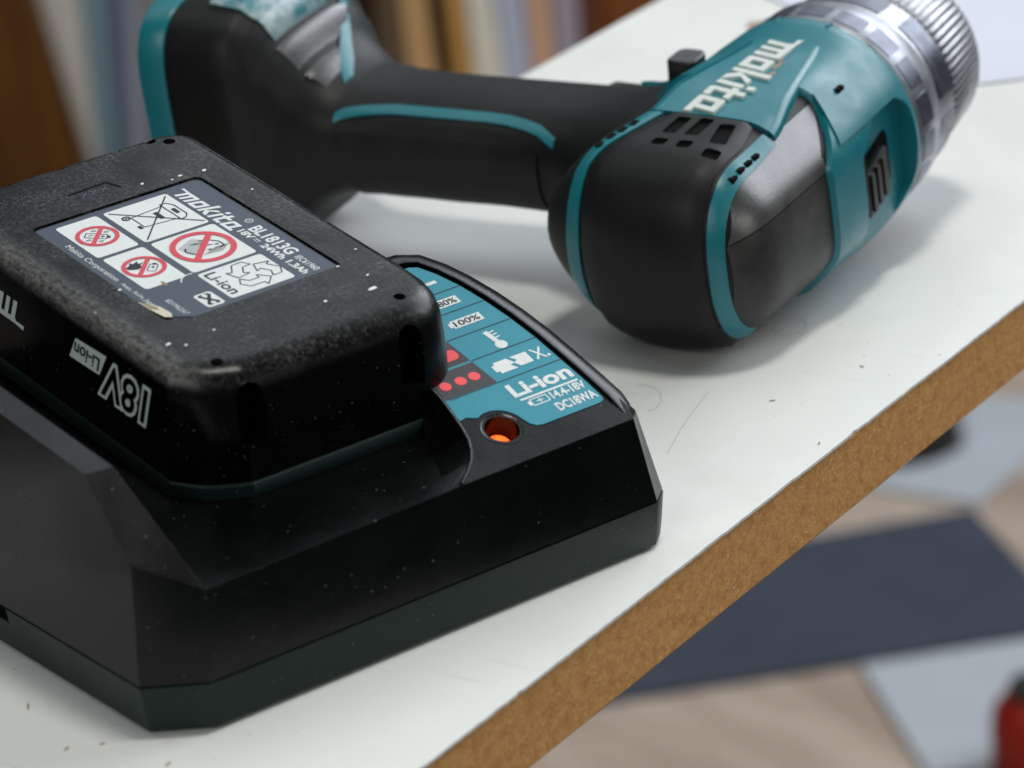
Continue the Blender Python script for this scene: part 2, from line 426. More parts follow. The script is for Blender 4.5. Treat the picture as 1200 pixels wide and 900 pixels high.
P0 = vx(pn(11.7, 0)); P1 = vx(pn(17.2, 4.6)); P1b = vx(pn(19.6, 7.6)); P2 = vx(pn(20.9, 11)); P3 = vx(pn(22.6, 22)); P4 = vx(pn(24.4, 59.2))
Fc += [(B[1], B[2], Iv[0], P0, D0, T1), (B[0], B[1], T1, T0), (B[11], B[0], T0, L1, L2), (B[2], B[3], Ov[0], Iv[0]), (Iv[0], Ov[0], Iv[1])]
for k in range(6):
    Fc += [(B[3+k], B[4+k], Ov[k+1], Ov[k]), (Iv[k+1], Ov[k], Ov[k+1], Iv[k+2])]
Fc += [tuple([P0]+Iv+[P4, P3, P2, P1b, P1])]
d1 = vx(cl(11.2, -84.5, 29.55)); d2 = vx(cl(13.4, -80, 29.8)); d3 = vx(cl(15.2, -76, 30.0))
Fc += [(D0, P0, P1, d1), (d1, P1, P1b, d2), (d2, P1b, P2, d3), (d3, P2, P3, D3), (D3, P3, P4, D4)]
Fc += [(T1, D0, d1, d2, d3, D3, G1), (G1, D3, D4, G2), (G2, D4, D5, G3)]
Fc += [(T0, T1, K1, L1), (L1, K1, K2, L2), (T1, G1, K1), (G1, G2, G3, K2, K1)]
mb = MB().add(V, Fc)
upper = mb.build('upper_case', M['charger_black'], charger, bevel=0.0010, seg=4)
# bevel applied, then the lamp well is cut
bpy.context.view_layer.update()
_me = bpy.data.meshes.new_from_object(upper.evaluated_get(bpy.context.evaluated_depsgraph_get())); upper.modifiers.clear(); upper.data = _me
HU, HS, HR = 28.4, 9.5, 3.55
MB().box(-0.054, 0.032, 0.050, 0.104, 0.0108, 0.0335).build('inner_frame', M['cavity'], charger, smooth=None)
# lower case
def ins(pts, d):
    cx, cy = 0, -50; out = []
    N = len(pts)
    for i in range(N):
        p0, p, p1 = Vector(pts[i-1]), Vector(pts[i]), Vector(pts[(i+1) % N])
        n1 = Vector(((p-p0).y, -(p-p0).x)).normalized(); n2 = Vector(((p1-p).y, -(p1-p).x)).normalized()
        n = (n1+n2); n = n/(n.length_squared/2) if n.length > 1e-6 else n1
        out.append((p.x-n.x*d, p.y-n.y*d))
    return out
lv = [(0.4, 2.0), (0.9, 1.1), (4.0, 0.6), (10.35, -0.12)]
low = MB().loft([[cl(x, y, z) for x, y in ins(SEAM, d)] for z, d in lv]).build('lower_case', M['charger_grey'], charger, smooth=25)
boolcut(low, MB().box(-0.062, -0.0565, (-34.2-CY)*MM, (-18-CY)*MM, 0.0072, 0.0115))
MB().loft([[cl(x, y, z) for x, y in ins(SEAM, 0.9)] for z in (10.3, 10.8)]).build('seam_gap', M['cavity'], charger, smooth=None)
for x, y in ((-50, -80), (48, -82), (-50, 6), (24, 6)):
    MB().loft([[((x+4*k*math.cos(t*math.pi/8))*MM, (y-CY+4*k*math.sin(t*math.pi/8))*MM, z*MM) for t in range(16)] for z, k in ((0, 0.9), (0.6, 1))]).build('rubber_foot', M['rubber'], charger)
# lamp well
ring = lambda r, h, n=32: [pn(HU+r*math.cos(2*math.pi*i/n), HS+r*math.sin(2*math.pi*i/n), h) for i in range(n)]
boolcut(upper, MB().loft([ring(HR, -6.5), ring(HR, 3)]))
upper.data.set_sharp_from_angle(angle=R(7))
MB().loft([ring(HR-0.02, -6.4), ring(HR-0.02, -0.15), ring(HR+0.75, 0.10), ring(HR+0.75, -0.3)], cap0=False, cap1=False).build('lamp_well', M['charger_black'], charger)
_c = pn(HU, HS, -5.2)
le = MB()
prof = [(2.9, 0), (2.75, 0.9), (2.2, 1.6), (1.3, 2.05), (0.45, 2.2)]
le.loft([[(r*math.cos(2*math.pi*i/24)*MM, r*math.sin(2*math.pi*i/24)*MM, h*MM) for i in range(24)] for r, h in prof])
lo = le.build('indicator_lamp', M['led'], charger); lo.location = _c; lo.rotation_euler = (TC, 0, 0)
glint_pts = [pn(11.9, 0.3, 0.1), pn(14.6, 2.3, 0.1), pn(17.2, 4.6, 0.1), pn(19.0, 7.0, 0.1), pn(20.3, 9.6, 0.1), pn(21.1, 12.6, 0.1), pn(21.7, 16, 0.1), pn(22.5, 22, 0.1), pn(24.2, 57, 0.1)]
lm_ = MB(); lrs = []
for i, p in enumerate(glint_pts):
    d = (Vector(glint_pts[min(i+1, len(glint_pts)-1)])-Vector(glint_pts[max(i-1, 0)])).normalized(); a_ = d.cross(Vector((0, 0, 1))).normalized(); b_ = a_.cross(d)
    lrs.append([tuple(Vector(p)+(a_*math.cos(k*math.pi/5)+b_*math.sin(k*math.pi/5))*0.00042) for k in range(10)])
lm_.loft(lrs).build('dock_glint_tube', M['charger_black'], charger)  # tube added along the dock edge to catch highlights
# icon panel
def arc(cx, cy, r, a0, a1, n): return [(cx+r*math.cos(R(a0+(a1-a0)*i/n)), cy+r*math.sin(R(a0+(a1-a0)*i/n))) for i in range(n+1)]
lab = [(22.2, 15.0), (23.8, 15.3)]+arc(HU, HS, 5.3, 118, 22, 9)+[(34.2, 8.3), (35.1, 7.2), (36.4, 6.8), (50.6, 6.75), (51.6, 7.1), (52.05, 7.9), (51.9, 13), (51.35, 21), (50.8, 28.5), (49.7, 36), (48.2, 42.8), (46.4, 48.8), (44.3, 53.6), (42.2, 56.9), (40.4, 57.8), (25.2, 57.8), (23.2, 22.2)]
plate = MB().loft([[pn(u, s, h) for u, s in lab] for h in (0.02, 0.14)]).build('icon_panel', M['label_teal'], charger, smooth=None)
# raised rim beside the panel, leaving a dark groove
rim = [(53.0, 1.2), (53.1, 4.5), (52.95, 7.6), (52.75, 13), (52.2, 21), (51.6, 28.7), (50.5, 36.3), (49.0, 43.2), (47.15, 49.2), (45.0, 54.2), (42.6, 58.0), (40.2, 59.0), (36, 59.2)]
rg = [[], [], [], [], []]
for i, p in enumerate(rim):
    a = Vector(rim[max(0, i-1)]); b = Vector(rim[min(len(rim)-1, i+1)]); d = (b-a).normalized(); n = Vector((d.y, -d.x)); p = Vector(p)
    hh = 0.55*min(1, max(0.05, (p.y-1.2)/6))
    fo = min(1, 0.12+max(0, (p.y-1.2)/5))
    for k, (o, h) in enumerate(((0, hh), (0.4, hh*1.08), (2.4, hh*1.08-0.62), (4.2, -0.72), (5.3, -DROP-0.3))):
        q = p+n*o*fo; h = h*fo if h < 0 else h*fo; rg[k].append(pn(q.x, q.y, h))
MB().slab(rg, [[pn(*p, -0.6) for p in rim]]*1+[[pn(p[0]+0.5, p[1], -1.2) for p in rim]]*1+[[pn(p[0]+0.8, p[1], -2) for p in rim]]*2+[[pn(p[0]+1.0, p[1], -3.5) for p in rim]]).build('panel_rim', M['charger_black'], charger, smooth=60)
pr = Print(lambda a, b, h: pn(a, b, 0.14+h))
def ue(s):   # right edge of the panel at slope distance s
    for k in range(len(lab)-1):
        (u0, s0), (u1, s1) = lab[k], lab[k+1]
        if u0 > 40 and u1 > 40 and s0 <= s <= s1: return u0+(u1-u0)*(s-s0)/(s1-s0)
    return 45
div = lambda s: 35.9-0.125*(s-21)
for s0, s1 in ((21.0, 28.2), (28.75, 35.2), (35.8, 42.2)):
    pr.poly('label_dark', [(23.2+0.04*(s0-21), s0), (div(s0)-0.2, s0), (div(s1)-0.2, s1), (23.2+0.04*(s1-21), s1)], 0.02)
for s in (20.8, 28.5, 35.5, 42.5, 48.5):
    pr.line('teal_line', (div(s)-0.3, s), (ue(s), s), 0.32, 0.03)
pr.line('teal_line', (div(21), 20.8), (24, 20.8), 0.25, 0.033)
for u in (32.6, 29.3, 25.6): pr.disc('dot_red', u, 24.5, 1.25, 1.2, 0.06)
pr.poly('dot_red', rpoly([(27, 30.2, 1.2), (33.6, 30.2, 1.5), (33.6, 33.2, 1.5), (27, 33.2, 1.2)], 5), 0.06)
pr.text('white', 'Li-ion', (36.1, 15.4, 50.9, 19.3), 0.035, 0, 0.06)
pr.line('white', (36.6, 14.45), (50.7, 14.35), 0.5, 0.05)
pr.path('white', [(38.2, 11.9), (42.1, 11.9), (42.1, 13.7), (38.2, 13.7)], 0.25, 0.05, True)
pr.poly('white', [(37.4, 12.2), (38.1, 12.2), (38.1, 13.4), (37.4, 13.4)], 0.05)
pr.line('white', (39.4, 12.8), (41, 12.8), 0.25, 0.055); pr.line('white', (40.2, 12.2), (40.2, 13.4), 0.25, 0.06)
pr.text('white', '14.4-18V', (42.9, 11.7, 51.2, 13.9), 0.03, 0, 0.06)
pr.text('white', 'DC18WA', (41.9, 8.3, 51.5, 10.7), 0.03, 0, 0.06)
# crossed-out broken battery cell
pr.poly('white', [(37.3, 23.3), (38.1, 23.3), (38.1, 22.6), (42.2, 22.6), (41.2, 23.9), (42.4, 24.2), (41.4, 25.9), (38.1, 25.9), (38.1, 25.2), (37.3, 25.2)], 0.05)
pr.poly('white', [(43.0, 22.8), (46.2, 22.8), (46.2, 25.9), (42.2, 25.9), (43.3, 24.6), (42.2, 24.2)], 0.055)
pr.line('white', (47.2, 22.8), (49.6, 25.9), 0.45, 0.06); pr.line('white', (47.2, 25.9), (49.4, 22.6), 0.45, 0.065)
pr.disc('white', 50.1, 23.0, 0.35, 0.35, 0.06)
# thermometer
pr.disc('white', 43.3, 29.9, 1.35, 1.2, 0.05); pr.line('white', (43.2, 30.3), (42.4, 34.4), 1.15, 0.055)
for k in range(3): pr.line('white', (42.9-0.1*k, 32+0.9*k), (44.6-0.1*k, 32.2+0.9*k), 0.3, 0.06)
# charge icons
def cell(u, s, wd, txt=None):
    pr.poly('white', [(u, s+0.5), (u+0.7, s+0.5), (u+0.7, s), (u+wd, s), (u+wd, s+2.3), (u+0.7, s+2.3), (u+0.7, s+1.8), (u, s+1.8)], 0.05)
    if txt: pr.text('black_print', txt, (u+1.2, s+0.35, u+wd-0.6, s+1.95), 0.02, 0, 0.09)
cell(37.0, 37.8, 8.0, '100%'); cell(37.6, 44.2, 6.2, '80%')
pr.poly('white', [(38.2, 51.2), (42.8, 51.2), (42.8, 52.1), (40.2, 52.1), (39.6, 54.0), (38.2, 54.0)], 0.05)
pr.build({'label_dark': 'dark_cell', 'teal_line': 'divider_line', 'dot_red': 'red_mark', 'white': 'icon_print', 'black_print': 'percent_print'}, plate)

# ------------------------------------------------------------------ battery
TB = R(8)
BO = Vector((-0.089, -0.060, 0.058))
bn = Vector((0, -math.sin(TB), math.cos(TB)))
battery = empty('drill_battery', BO-bn*0.027, 'dusty black slide battery with warning label and 18V print, seated in the charger', 'battery', rot=(TB, 0, 0))
def bl(u, v, w_): return (u*MM, v*MM, (w_+27)*MM)
def bout(i, fi=None, n=7):
    fi = i if fi is None else fi
    bi = i*0.55
    return rpoly([(-32.6+i, 90.3-bi, 6), (-32.6+i, -0.4+0.5*fi, 1.5), (-28.0+0.85*i, -6.6+0.8*fi, 12), (-20.0+0.5*i, -10.6+fi, 4), (32.6-i, -10.6+fi, 12.5), (32.6-i, 90.3-bi, 6)], n)
shell_sec = [(-22.9, 0.5, 0.5), (-14, 0.8, 0.9), (-8, 1.1, 1.5), (-4.4, 1.4, 2.3), (-2.6, 1.75, 3.2), (-1.4, 2.3, 4.3), (-0.6, 3.05, 5.6), (-0.18, 3.9, 7.0), (-0.03, 4.7, 8.2), (0, 5.6, 9.4)]
shell = MB().loft([[bl(x, y, w_) for x, y in bout(i, fi, 8)] for w_, i, fi in shell_sec]).build('shell', M['battery'], battery, smooth=50)
cuts = MB()
def cyl(mb, u, v, r, w0, w1, n=20, ru=1.0): mb.loft([[bl(u+r*ru*math.cos(2*math.pi*i/n), v+r*math.sin(2*math.pi*i/n), w_) for i in range(n)] for w_ in (w0, w1)])
for u, v in ((-21.4, -1.6), (21.2, -1.5)): cyl(cuts, u, v, 1.25, -6, 2)
for u, v in ((-13.9, 88.3), (-1.0, 88.3), (12.8, 88.3), (24.2, 84.8), (21.0, 87.4)): cyl(cuts, u, v, 1.35, -6, 2, 16)
for u in (-18.6, 18.4):   # thumb grooves at the front corners
    s_ = 1 if u > 0 else -1
    prof = [(u-2.9, -15.5), (u+2.9, -15.5), (u+2.9, -5.4), (u+2.0, -3.6), (u, -2.7), (u-2.0, -3.6), (u-2.9, -5.4)]
    cuts.loft([[bl(x, vv+abs(x-18.5*s_)*0.2, ww) for x, ww in prof] for vv in (-16, -4.6)])
boolcut(shell, cuts)
LA = [(-20.2, 67.4, 1.5), (-20.2, 16.0, 4.0), (20.1, 16.4, 0.8), (20.0, 67.4, 2.0)]
boolcut(shell, MB().loft([[bl(x, y, w_) for x, y in rpoly(LA, 6)] for w_ in (-0.55, 2)]))
bpts = bout(0, 0, 8)
MB().loft([[bl(x, y, w_) for x, y in bout(i, i, 8)] for w_, i in ((-27, 1.0), (-26.6, 0.35), (-26, 0.1), (-23.3, 0), (-22.95, 0.3))]).build('lower_band', M['battery_band'], battery, smooth=45)
MB().box(-0.024, 0.024, 0.000, 0.075, -0.0035, 0.001).build('slide_rail', M['battery_band'], battery, smooth=None)
# engraved tab mark
em = Print(lambda a, b, h: bl(a, b, h))
em.line('cavity', (-6.2, 75.8), (3.2, 76.3), 0.7, 0.02); em.line('cavity', (3.2, 76.4), (4.4, 72.6), 0.7, 0.026)
em.text('label_grey', 'XXX', (-4.6, 73.0, 2.4, 74.8), 0, 0, 0.03)
em.build({'cavity': 'engraved_bracket', 'label_grey': 'embossed_mark'}, battery)
# label plate with its print; a runs down the battery, b across it
LM = lambda a, b, h: bl(b, 67.2-a, -0.42+h)
lp = rpoly([(0.25, -19.8, 1.2), (38.5, -19.9, 0.2), (46.5, -18.6, 0.5), (48.6, -17.0, 0.5), (50.5, -14.4, 1), (50.5, 19.7, 0.7), (0.2, 19.6, 1.8)], 4)
plate = MB().loft([[LM(a, b, h) for a, b in lp] for h in (-0.1, 0.0)]).build('warning_label', M['label_grey'], battery, smooth=None)
lb = Print(LM)
W_ = 'white'; K_ = 'black_print'; R_ = 'red'
for a0, b0, a1, b1 in ((2.1, -4.8, 18.4, 10.5), (2.0, -16.0, 18.3, -6.2), (19.4, -4.5, 35.3, 10.6), (19.4, -15.7, 35.5, -6.2), (36.3, -4.5, 48.8, 10.6), (43.4, -10.2, 49.3, -6.2)):
    lb.rect(W_, a0, b0, a1, b1, 0.9, 0.02)
lb.glyphs(W_, LOGO, (2.3, 11.4, 24.4, 16.0), 0.03)
lb.ring(W_, 22.9, 17.0, 0.7, 0.9, 0.03, 20); lb.text(W_, 'R', (22.6, 16.6, 23.2, 17.4), 0, 0, 0.034)
lb.text(W_, 'BL1813G', (25.8, 14.5, 40.2, 17.6), 0.03, 0, 0.03)
lb.text(W_, 'IEC61960', (41.7, 14.9, 48.9, 16.5), 0.01, 0, 0.03)
lb.text(W_, '18V', (25.3, 12.3, 29.8, 14.1), 0.035, 0, 0.03); lb.line(W_, (30.3, 13.6), (32, 13.6), 0.25, 0.03)
for k in range(3): lb.line(W_, (30.3+0.62*k, 13.0), (30.7+0.62*k, 13.0), 0.22, 0.03)
lb.text(W_, '24Wh 1.3Ah', (33.4, 12.3, 48.9, 14.1), 0.035, 0, 0.03)
lb.text(W_, 'Makita Corporation', (10.0, -19.0, 28.8, -17.2), 0.0, 0, 0.03)
lb.text(W_, 'Anjo, Aichi, Japan', (30.4, -18.8, 42.5, -17.5), 0.0, 0, 0.03)
lb.text('silver_print', '821M62A7', (41.6, -15.4, 48.8, -14.2), 0.0, 0, 0.03)
# panel 1: crossed-out wheeled bin
bp = lambda pts, c=True, wd=0.28, h=0.05: lb.path(K_, pts, wd, h, c)
bp([(6.6, 6.6), (7.3, -1.2), (12.4, -1.2), (13.2, 6.6)], True); bp([(5.8, 6.6), (5.9, 8.0), (7.5, 8.9), (12.4, 8.9), (13.6, 8.0), (13.9, 6.6)], True, 0.28, 0.075)
lb.ring(K_, 7.0, -2.2, 0.55, 0.95, 0.1); lb.disc(K_, 7.0, -2.2, 0.28, None, 0.1)
lb.rect(K_, 8.2, 3.4, 11.4, 4.4, 0, 0.1); lb.rect(K_, 11.4, -2.4, 12.8, -1.6, 0, 0.1)
lb.rect(K_, 8.8, 7.3, 11.2, 8.2, 0.3, 0.1)
lb.line(K_, (3.0, -3.9), (17.4, 9.9), 0.3, 0.12); lb.line(K_, (17.6, -3.9), (3.2, 9.7), 0.3, 0.128)
def ban(a, b, r, wd):
    lb.ring(R_, a, b, r-wd, r, 0.14); k = 0.7071*(r-wd*0.6)
    lb.line(R_, (a-k, b+k), (a+k, b-k), wd*1.05, 0.147)
ban(10.0, -10.9, 4.45, 0.9); ban(27.0, 3.2, 6.75, 1.25); ban(27.1, -10.8, 4.5, 0.9)
# small pictures stand on the diagonal: p runs along it, q across
def dg(cx, cy, pts): return [(cx+(p-q)*0.7071, cy+(p+q)*0.7071) for p, q in pts]
# panel 2: battery with sparks
bp(dg(10, -10.9, [(-2.5, -0.95), (2.0, -0.95), (2.0, 0.95), (-2.5, 0.95)]), True, 0.24, 0.05); lb.poly(K_, dg(10, -10.9, [(2.1, -0.5), (2.7, -0.5), (2.7, 0.5), (2.1, 0.5)]), 0.05)
bp(dg(10, -10.9, [(0.6, 0), (1.6, 0)]), False, 0.22, 0.08); bp(dg(10, -10.9, [(1.1, -0.5), (1.1, 0.5)]), False, 0.22, 0.086); bp(dg(10, -10.9, [(-1.9, -0.2), (-0.9, 0.2)]), False, 0.2, 0.08)
for p, q in ((-1.3, 2.1), (1.3, 2.1), (-1.3, -2.1), (1.3, -2.1)): bp(dg(10, -10.9, [(p-0.5, q-0.2), (p, q+0.35), (p+0.5, q+0.2), (p+0.1, q-0.3)]), True, 0.14, 0.07)
# panel 3: shaded hands under running water
for k in range(8): bp(dg(27, 3.2, [(-4.6+0.45*k, -1.9-0.25*k), (-2.9+0.5*k, 3.2-0.1*k)]), False, 0.15, 0.05+0.004*k)
for k in range(7): bp(dg(27, 3.2, [(1.0+0.5*k, -3.4+0.35*k), (2.6+0.35*k, 0.6+0.3*k)]), False, 0.13, 0.06+0.004*k)
bp(dg(27, 3.2, [(-3.4, -1.2), (-3.0, -2.8), (-1.2, -3.4), (0.6, -2.9)]), False, 0.36, 0.08); bp(dg(27, 3.2, [(-1.6, 2.4), (0.4, 3.2), (2.6, 2.9), (4.0, 1.6), (3.4, 0.2)]), False, 0.3, 0.085)
bp(dg(27, 3.2, [(-2.6, 0.4), (-1.2, 1.2), (0.2, 0.6), (1.6, 1.4)]), False, 0.26, 0.088)
for p, q in ((-1.9, 0.9), (1.5, -0.9), (-0.4, 2.2), (2.4, 1.6)): lb.poly(K_, dg(27, 3.2, [(p-0.6, q-0.3), (p+0.5, q-0.1), (p+0.2, q+0.5)]), 0.09)
# panel 4: fire and cell
lb.poly(K_, dg(27.1, -10.8, [(-3.6, -1.3), (-2.4, -1.7), (-0.9, -1.2), (-0.3, 0.2), (-0.9, 0.5), (-0.6, 1.9), (-1.5, 1.1), (-1.9, 2.2), (-2.5, 0.9), (-3.3, 1.2), (-3.0, 0.1)]), 0.06)
bp(dg(27.1, -10.8, [(0.9, -1.5), (2.6, -1.5), (2.6, 1.3), (0.9, 1.3)]), True, 0.2, 0.06); lb.poly(K_, dg(27.1, -10.8, [(1.3, 1.45), (2.2, 1.45), (2.2, 1.95), (1.3, 1.95)]), 0.06)
bp(dg(27.1, -10.8, [(1.3, 0.2), (2.2, 0.2)]), False, 0.2, 0.08); bp(dg(27.1, -10.8, [(1.75, -0.3), (1.75, 0.7)]), False, 0.2, 0.086)
# panel 5: recycling arrows
for k in range(3):
    t = R(90+120*k); c_, s_ = math.cos(t), math.sin(t); cx, cy = 42.5, 5.0
    pts = [(3.4, -2.3), (4.4, -0.6), (2.9, 2.0), (1.2, 1.0), (2.2, -0.7), (1.5, -1.1), (3.0, -3.4), (4.4, -1.9)]
    pts = [(2.0, -2.6), (3.8, -2.6), (4.7, -0.8), (3.4, 1.5), (4.3, 2.1), (1.6, 2.7), (0.7, 0.2), (1.7, 0.7), (2.7, -1.0)]
    bp([(cx+1.18*(x*c_-y*s_), cy+1.18*(x*s_+y*c_)) for x, y in pts], True, 0.28, 0.05)
lb.text(K_, 'Li-ion', (37.3, -3.7, 47.4, -1.0), 0.015, 0, 0.06)
# panel 6: arrows mark
lb.line(K_, (44.4, -9.4), (48.3, -7.0), 0.7, 0.05); lb.line(K_, (44.4, -7.0), (48.3, -9.4), 0.7, 0.058)
for a, b in ((44.3, -9.4), (48.3, -9.4), (44.3, -7.0), (48.3, -7.0)): lb.poly(K_, [(a-0.75, b-0.5), (a+0.75, b-0.5), (a+0.75, b+0.5), (a-0.75, b+0.5)] if False else [(a-0.8*(1 if a > 46 else -1), b), (a+0.3*(1 if a > 46 else -1), b), (a+0.3*(1 if a > 46 else -1), b+1.1*(-1 if b > -8 else 1))], 0.07)
lb.poly('sliver', [(39.0, -20.0), (43.2, -17.6), (46.8, -17.3), (48.4, -18.0), (47.5, -19.2), (43, -19.8)], 0.18)
lb.poly('tan', [(39.2, -19.8), (43.0, -18.2), (44.4, -18.4), (43.2, -19.5)], 0.2)
lb.disc('tan', 35.4, -11.5, 1.1, 0.45, 0.05, 10)
lb.path('silver_print', arc(38.3, -5.6, 3.2, 165, 250, 8), 0.3, 0.05)
lb.build({'white': 'white_print', 'black_print': 'black_print', 'red': 'red_print', 'silver_print': 'serial_print', 'sliver': 'torn_corner', 'tan': 'glue_mark'}, plate)
# print on the long side (upside down): text runs along +v, up is -w
def side_u(w_):
    for k in range(len(shell_sec)-1):
        (w0, i0, _), (w1, i1, _) = shell_sec[k], shell_sec[k+1]
        if w0 <= w_ <= w1: return -32.6+i0+(i1-i0)*(w_-w0)/(w1-w0)
    return -32.1
sp = Print(lambda a, b, h: bl(side_u(-b)-h*1.6-0.06, a, -b))
S_ = 'silver_print'
sp.text(S_, '18V', (7.2, 6.9, 23.6, 14.4), 0.085, 0.22, 0.03, True)
sp.text('battery', '18V', (7.2, 6.9, 23.6, 14.4), 0.018, 0.22, 0.09, True)
sp.poly(S_, [(21.9, 5.8), (33.0, 6.4), (35.3, 11.2), (24.4, 10.8)][::-1], 0.03)
sp.text('battery', 'Li-ion', (24.0, 7.1, 33.4, 10.2), 0.015, 0.25, 0.09)
sp.glyphs(S_, LOGO, (52.4, 7.6, 88, 15.0), 0.03)
sp.build({S_: 'side_print', 'battery': 'side_print_fill'}, battery)
# specks of white dust and paint on top
fk = MB()
for u, v, a, b, ro in ((22.2, 68.5, 0.9, 0.5, .3), (16.8, 69.4, .8, .45, .2), (8.6, 71, .6, .4, .9), (18.8, 4.2, 1.7, .7, .15), (21.5, 9.5, .6, .35, .4), (8.6, 5.5, .6, .5, .2), (-28.4, 29.6, .7, .6, .8), (-25, 9.5, .9, .5, .2), (-22.5, 7.2, .5, .35, .5), (-20.3, 34.0, .5, .4, .2), (19, 16.0, .5, .35, 0), (14.5, 68.8, .45, .3, .6), (-22, 2.0, .7, .3, .2), (-15, 9, .4, .3, .2), (26, 20, .4, .3, .1), (-4, 3, .4, .25, .6), (25, 55, .4, .3, .5)):
    pts = []
    for k in range(7):
        t = 2*math.pi*k/7; q = random.uniform(0.75, 1.15); x, y = a*q*math.cos(t), b*q*math.sin(t)
        pts.append((u+x*math.cos(ro)-y*math.sin(ro), v+x*math.sin(ro)+y*math.cos(ro)))
    pts = [(u+(x-u)*0.8, v+(y-v)*0.8) for x, y in pts]
    wz = 0.0 if v > 3 and u > -26 else -0.35
    fk.loft([[bl(x, y, wz+h) for x, y in pts] for h in (-0.3, 0.16)])
f_ = fk.build('dust_fleck', M['fleck'], battery, smooth=None); f_['kind'] = 'stuff'
# ------------------------------------------------------------------ drill
DA, DE_ = R(20), R(6)
F0 = Vector((math.cos(DA), math.sin(DA), 0)); U0 = Vector((math.sin(DA), -math.cos(DA), 0)); Z0 = Vector((0, 0, 1))
F2 = math.cos(DE_)*F0+math.sin(DE_)*Z0; Z2 = math.cos(DE_)*Z0-math.sin(DE_)*F0
drill = empty('cordless_drill', (0, 0, 0), 'teal and black cordless drill with silver chuck lying on its side without battery', 'drill')
dm = Matrix((F2, -U0, Z2)).transposed().to_4x4(); dm.translation = Vector((0.02539, -0.01862, 0.023))
drill.matrix_world = dm
def dl(t, u, w_): return (t*MM, -u*MM, w_*MM)
def lerp_table(tab, t):
    if t <= tab[0][0]: return tab[0][1:]
    for a, b in zip(tab, tab[1:]):
        if t <= b[0]:
            k = (t-a[0])/(b[0]-a[0]); k = k*k*(3-2*k)
            return tuple(x+(y-x)*k for x, y in zip(a[1:], b[1:]))
    return tab[-1][1:]
# section = rounded octagon; distances of its eight faces (every 45 degrees from +u), then rounding power
BODY = [(0, 25.2, 26.4, 23, 30, 34, 26.8, 23.2, 25.4, 9), (18, 25.2, 26.0, 23.2, 30, 34, 26.8, 23.2, 25.6, 13), (45, 25.4, 26.4, 23.4, 28.5, 29, 26.5, 23, 26, 18),
        (66, 26, 27.4, 23.6, 27.5, 26, 27, 24, 27.5, 9), (80, 27, 27, 27, 27, 27, 27, 27, 27, 6)]
TR, MR = 19.0, 2.65
_DIR = [(math.cos(R(45*i)), math.sin(R(45*i))) for i in range(8)]
def kk(t): return 1.0 if t >= TR else max(1e-4, 1-((TR-t)/TR)**MR)**(1/MR)
def shp(row, u, w_):
    p = row[8]; return sum(max(0.0, (u*c+w_*s_)/row[i])**p for i, (c, s_) in enumerate(_DIR))**(1/p)
def body(t, th, off=0.0):
    row = lerp_table(BODY, t); k = kk(max(t, 0.0)); c, s_ = math.cos(th), math.sin(th)
    r = k/shp(row, c, s_)+off
    return (t, r*c, r*s_)
def top_w(t, u, sign=1):
    row = lerp_table(BODY, t); k = kk(t); lo, hi = 0.0, 40.0
    for _ in range(26):
        m_ = (lo+hi)/2
        if shp(row, u, sign*m_) < k: lo = m_
        else: hi = m_
    return sign*lo
def rear_t(u, w_):
    q = min(shp(lerp_table(BODY, 5), u, w_), 0.9999); return TR*(1-(1-q**MR)**(1/MR))
def norm_of(fn, x, y, e=0.2):
    p = Vector(fn(x, y)); a = Vector(fn(x+e, y))-p; b = Vector(fn(x, y+e))-p
    return a.cross(b).normalized()
def ring_loop(t, off=0.0, n=72): return [dl(*body(t, 2*math.pi*i/n, off)) for i in range(n)]
# motor housing (black over-moulded rubber)
ts = [0.02, 0.15, 0.4, 0.8, 1.6, 2.8, 4.4, 6.5, 9, 12, 15, 18, 24, 31, 38, 46, 56]
MB().loft([ring_loop(t) for t in ts]).build('motor_housing', M['rubber'], drill, smooth=40)
# worn side panel, grey sheen painted in, between the stripe and the gear housing
def patch(name, fn, x0, x1, y0, y1, off, mat, parent=drill, nx=14, ny=14, thick=1.4, sm=40):
    top = []; bot = []
    for j in range(ny+1):
        rt, rb = [], []
        for i in range(nx+1):
            fx = i/nx; fy = j/ny
            xa = x0(fy) if callable(x0) else x0; xb = x1(fy) if callable(x1) else x1
            x = xa+(xb-xa)*fx
            ya = y0(fx) if callable(y0) else y0; yb = y1(fx) if callable(y1) else y1
            y = ya+(yb-ya)*fy
            p = Vector(fn(x, y)); nn = norm_of(fn, x, y)
            if nn.dot(p-Vector((max(p.x, 20), 0, 0))) < 0: nn = -nn
            rt.append(dl(*(p+nn*off))); rb.append(dl(*(p-nn*thick)))
        top.append(rt); bot.append(rb)
    return MB().slab(top, bot).build(name, mat, parent, smooth=sm)
sfn = lambda t, th: body(t, th)
patch('side_grip', sfn, lambda f: 4.7+6*f, lambda f: 40+11*max(0, f-0.25)/0.75, R(21), R(51), 0.12, M['rubber_worn_sheen'], nx=24, ny=16, thick=0.8)
patch('side_shell', sfn, 4.5, 40.5, R(-58), R(20.2), 0.10, M['rubber_side'], nx=24, ny=20, thick=0.8)
# gear housing (teal), with a slanted rear lip, slightly proud
def gear_t0(th):
    _, u, w_ = body(45, th)
    if u > 0: return 39+max(0.0, min(11.5, (w_-10)*1.25))
    return 50.5 if w_ > 4 else 42
gl = []
for j, f in enumerate((0, 0.02, 0.12, 0.3, 0.5, 0.7, 0.86, 0.95, 1.0)):
    lp_ = []
    for i in range(192):
        th = 2*math.pi*i/192; t = gear_t0(th); t = t+(80-t)*f
        off = 0.2 if j == 0 else (1.3 if j < 8 else 0.6)
        lp_.append(dl(*body(t, th, off)))
    gl.append(lp_)
gear = MB().loft(gl).build('gear_housing', M['teal'], drill, smooth=35)
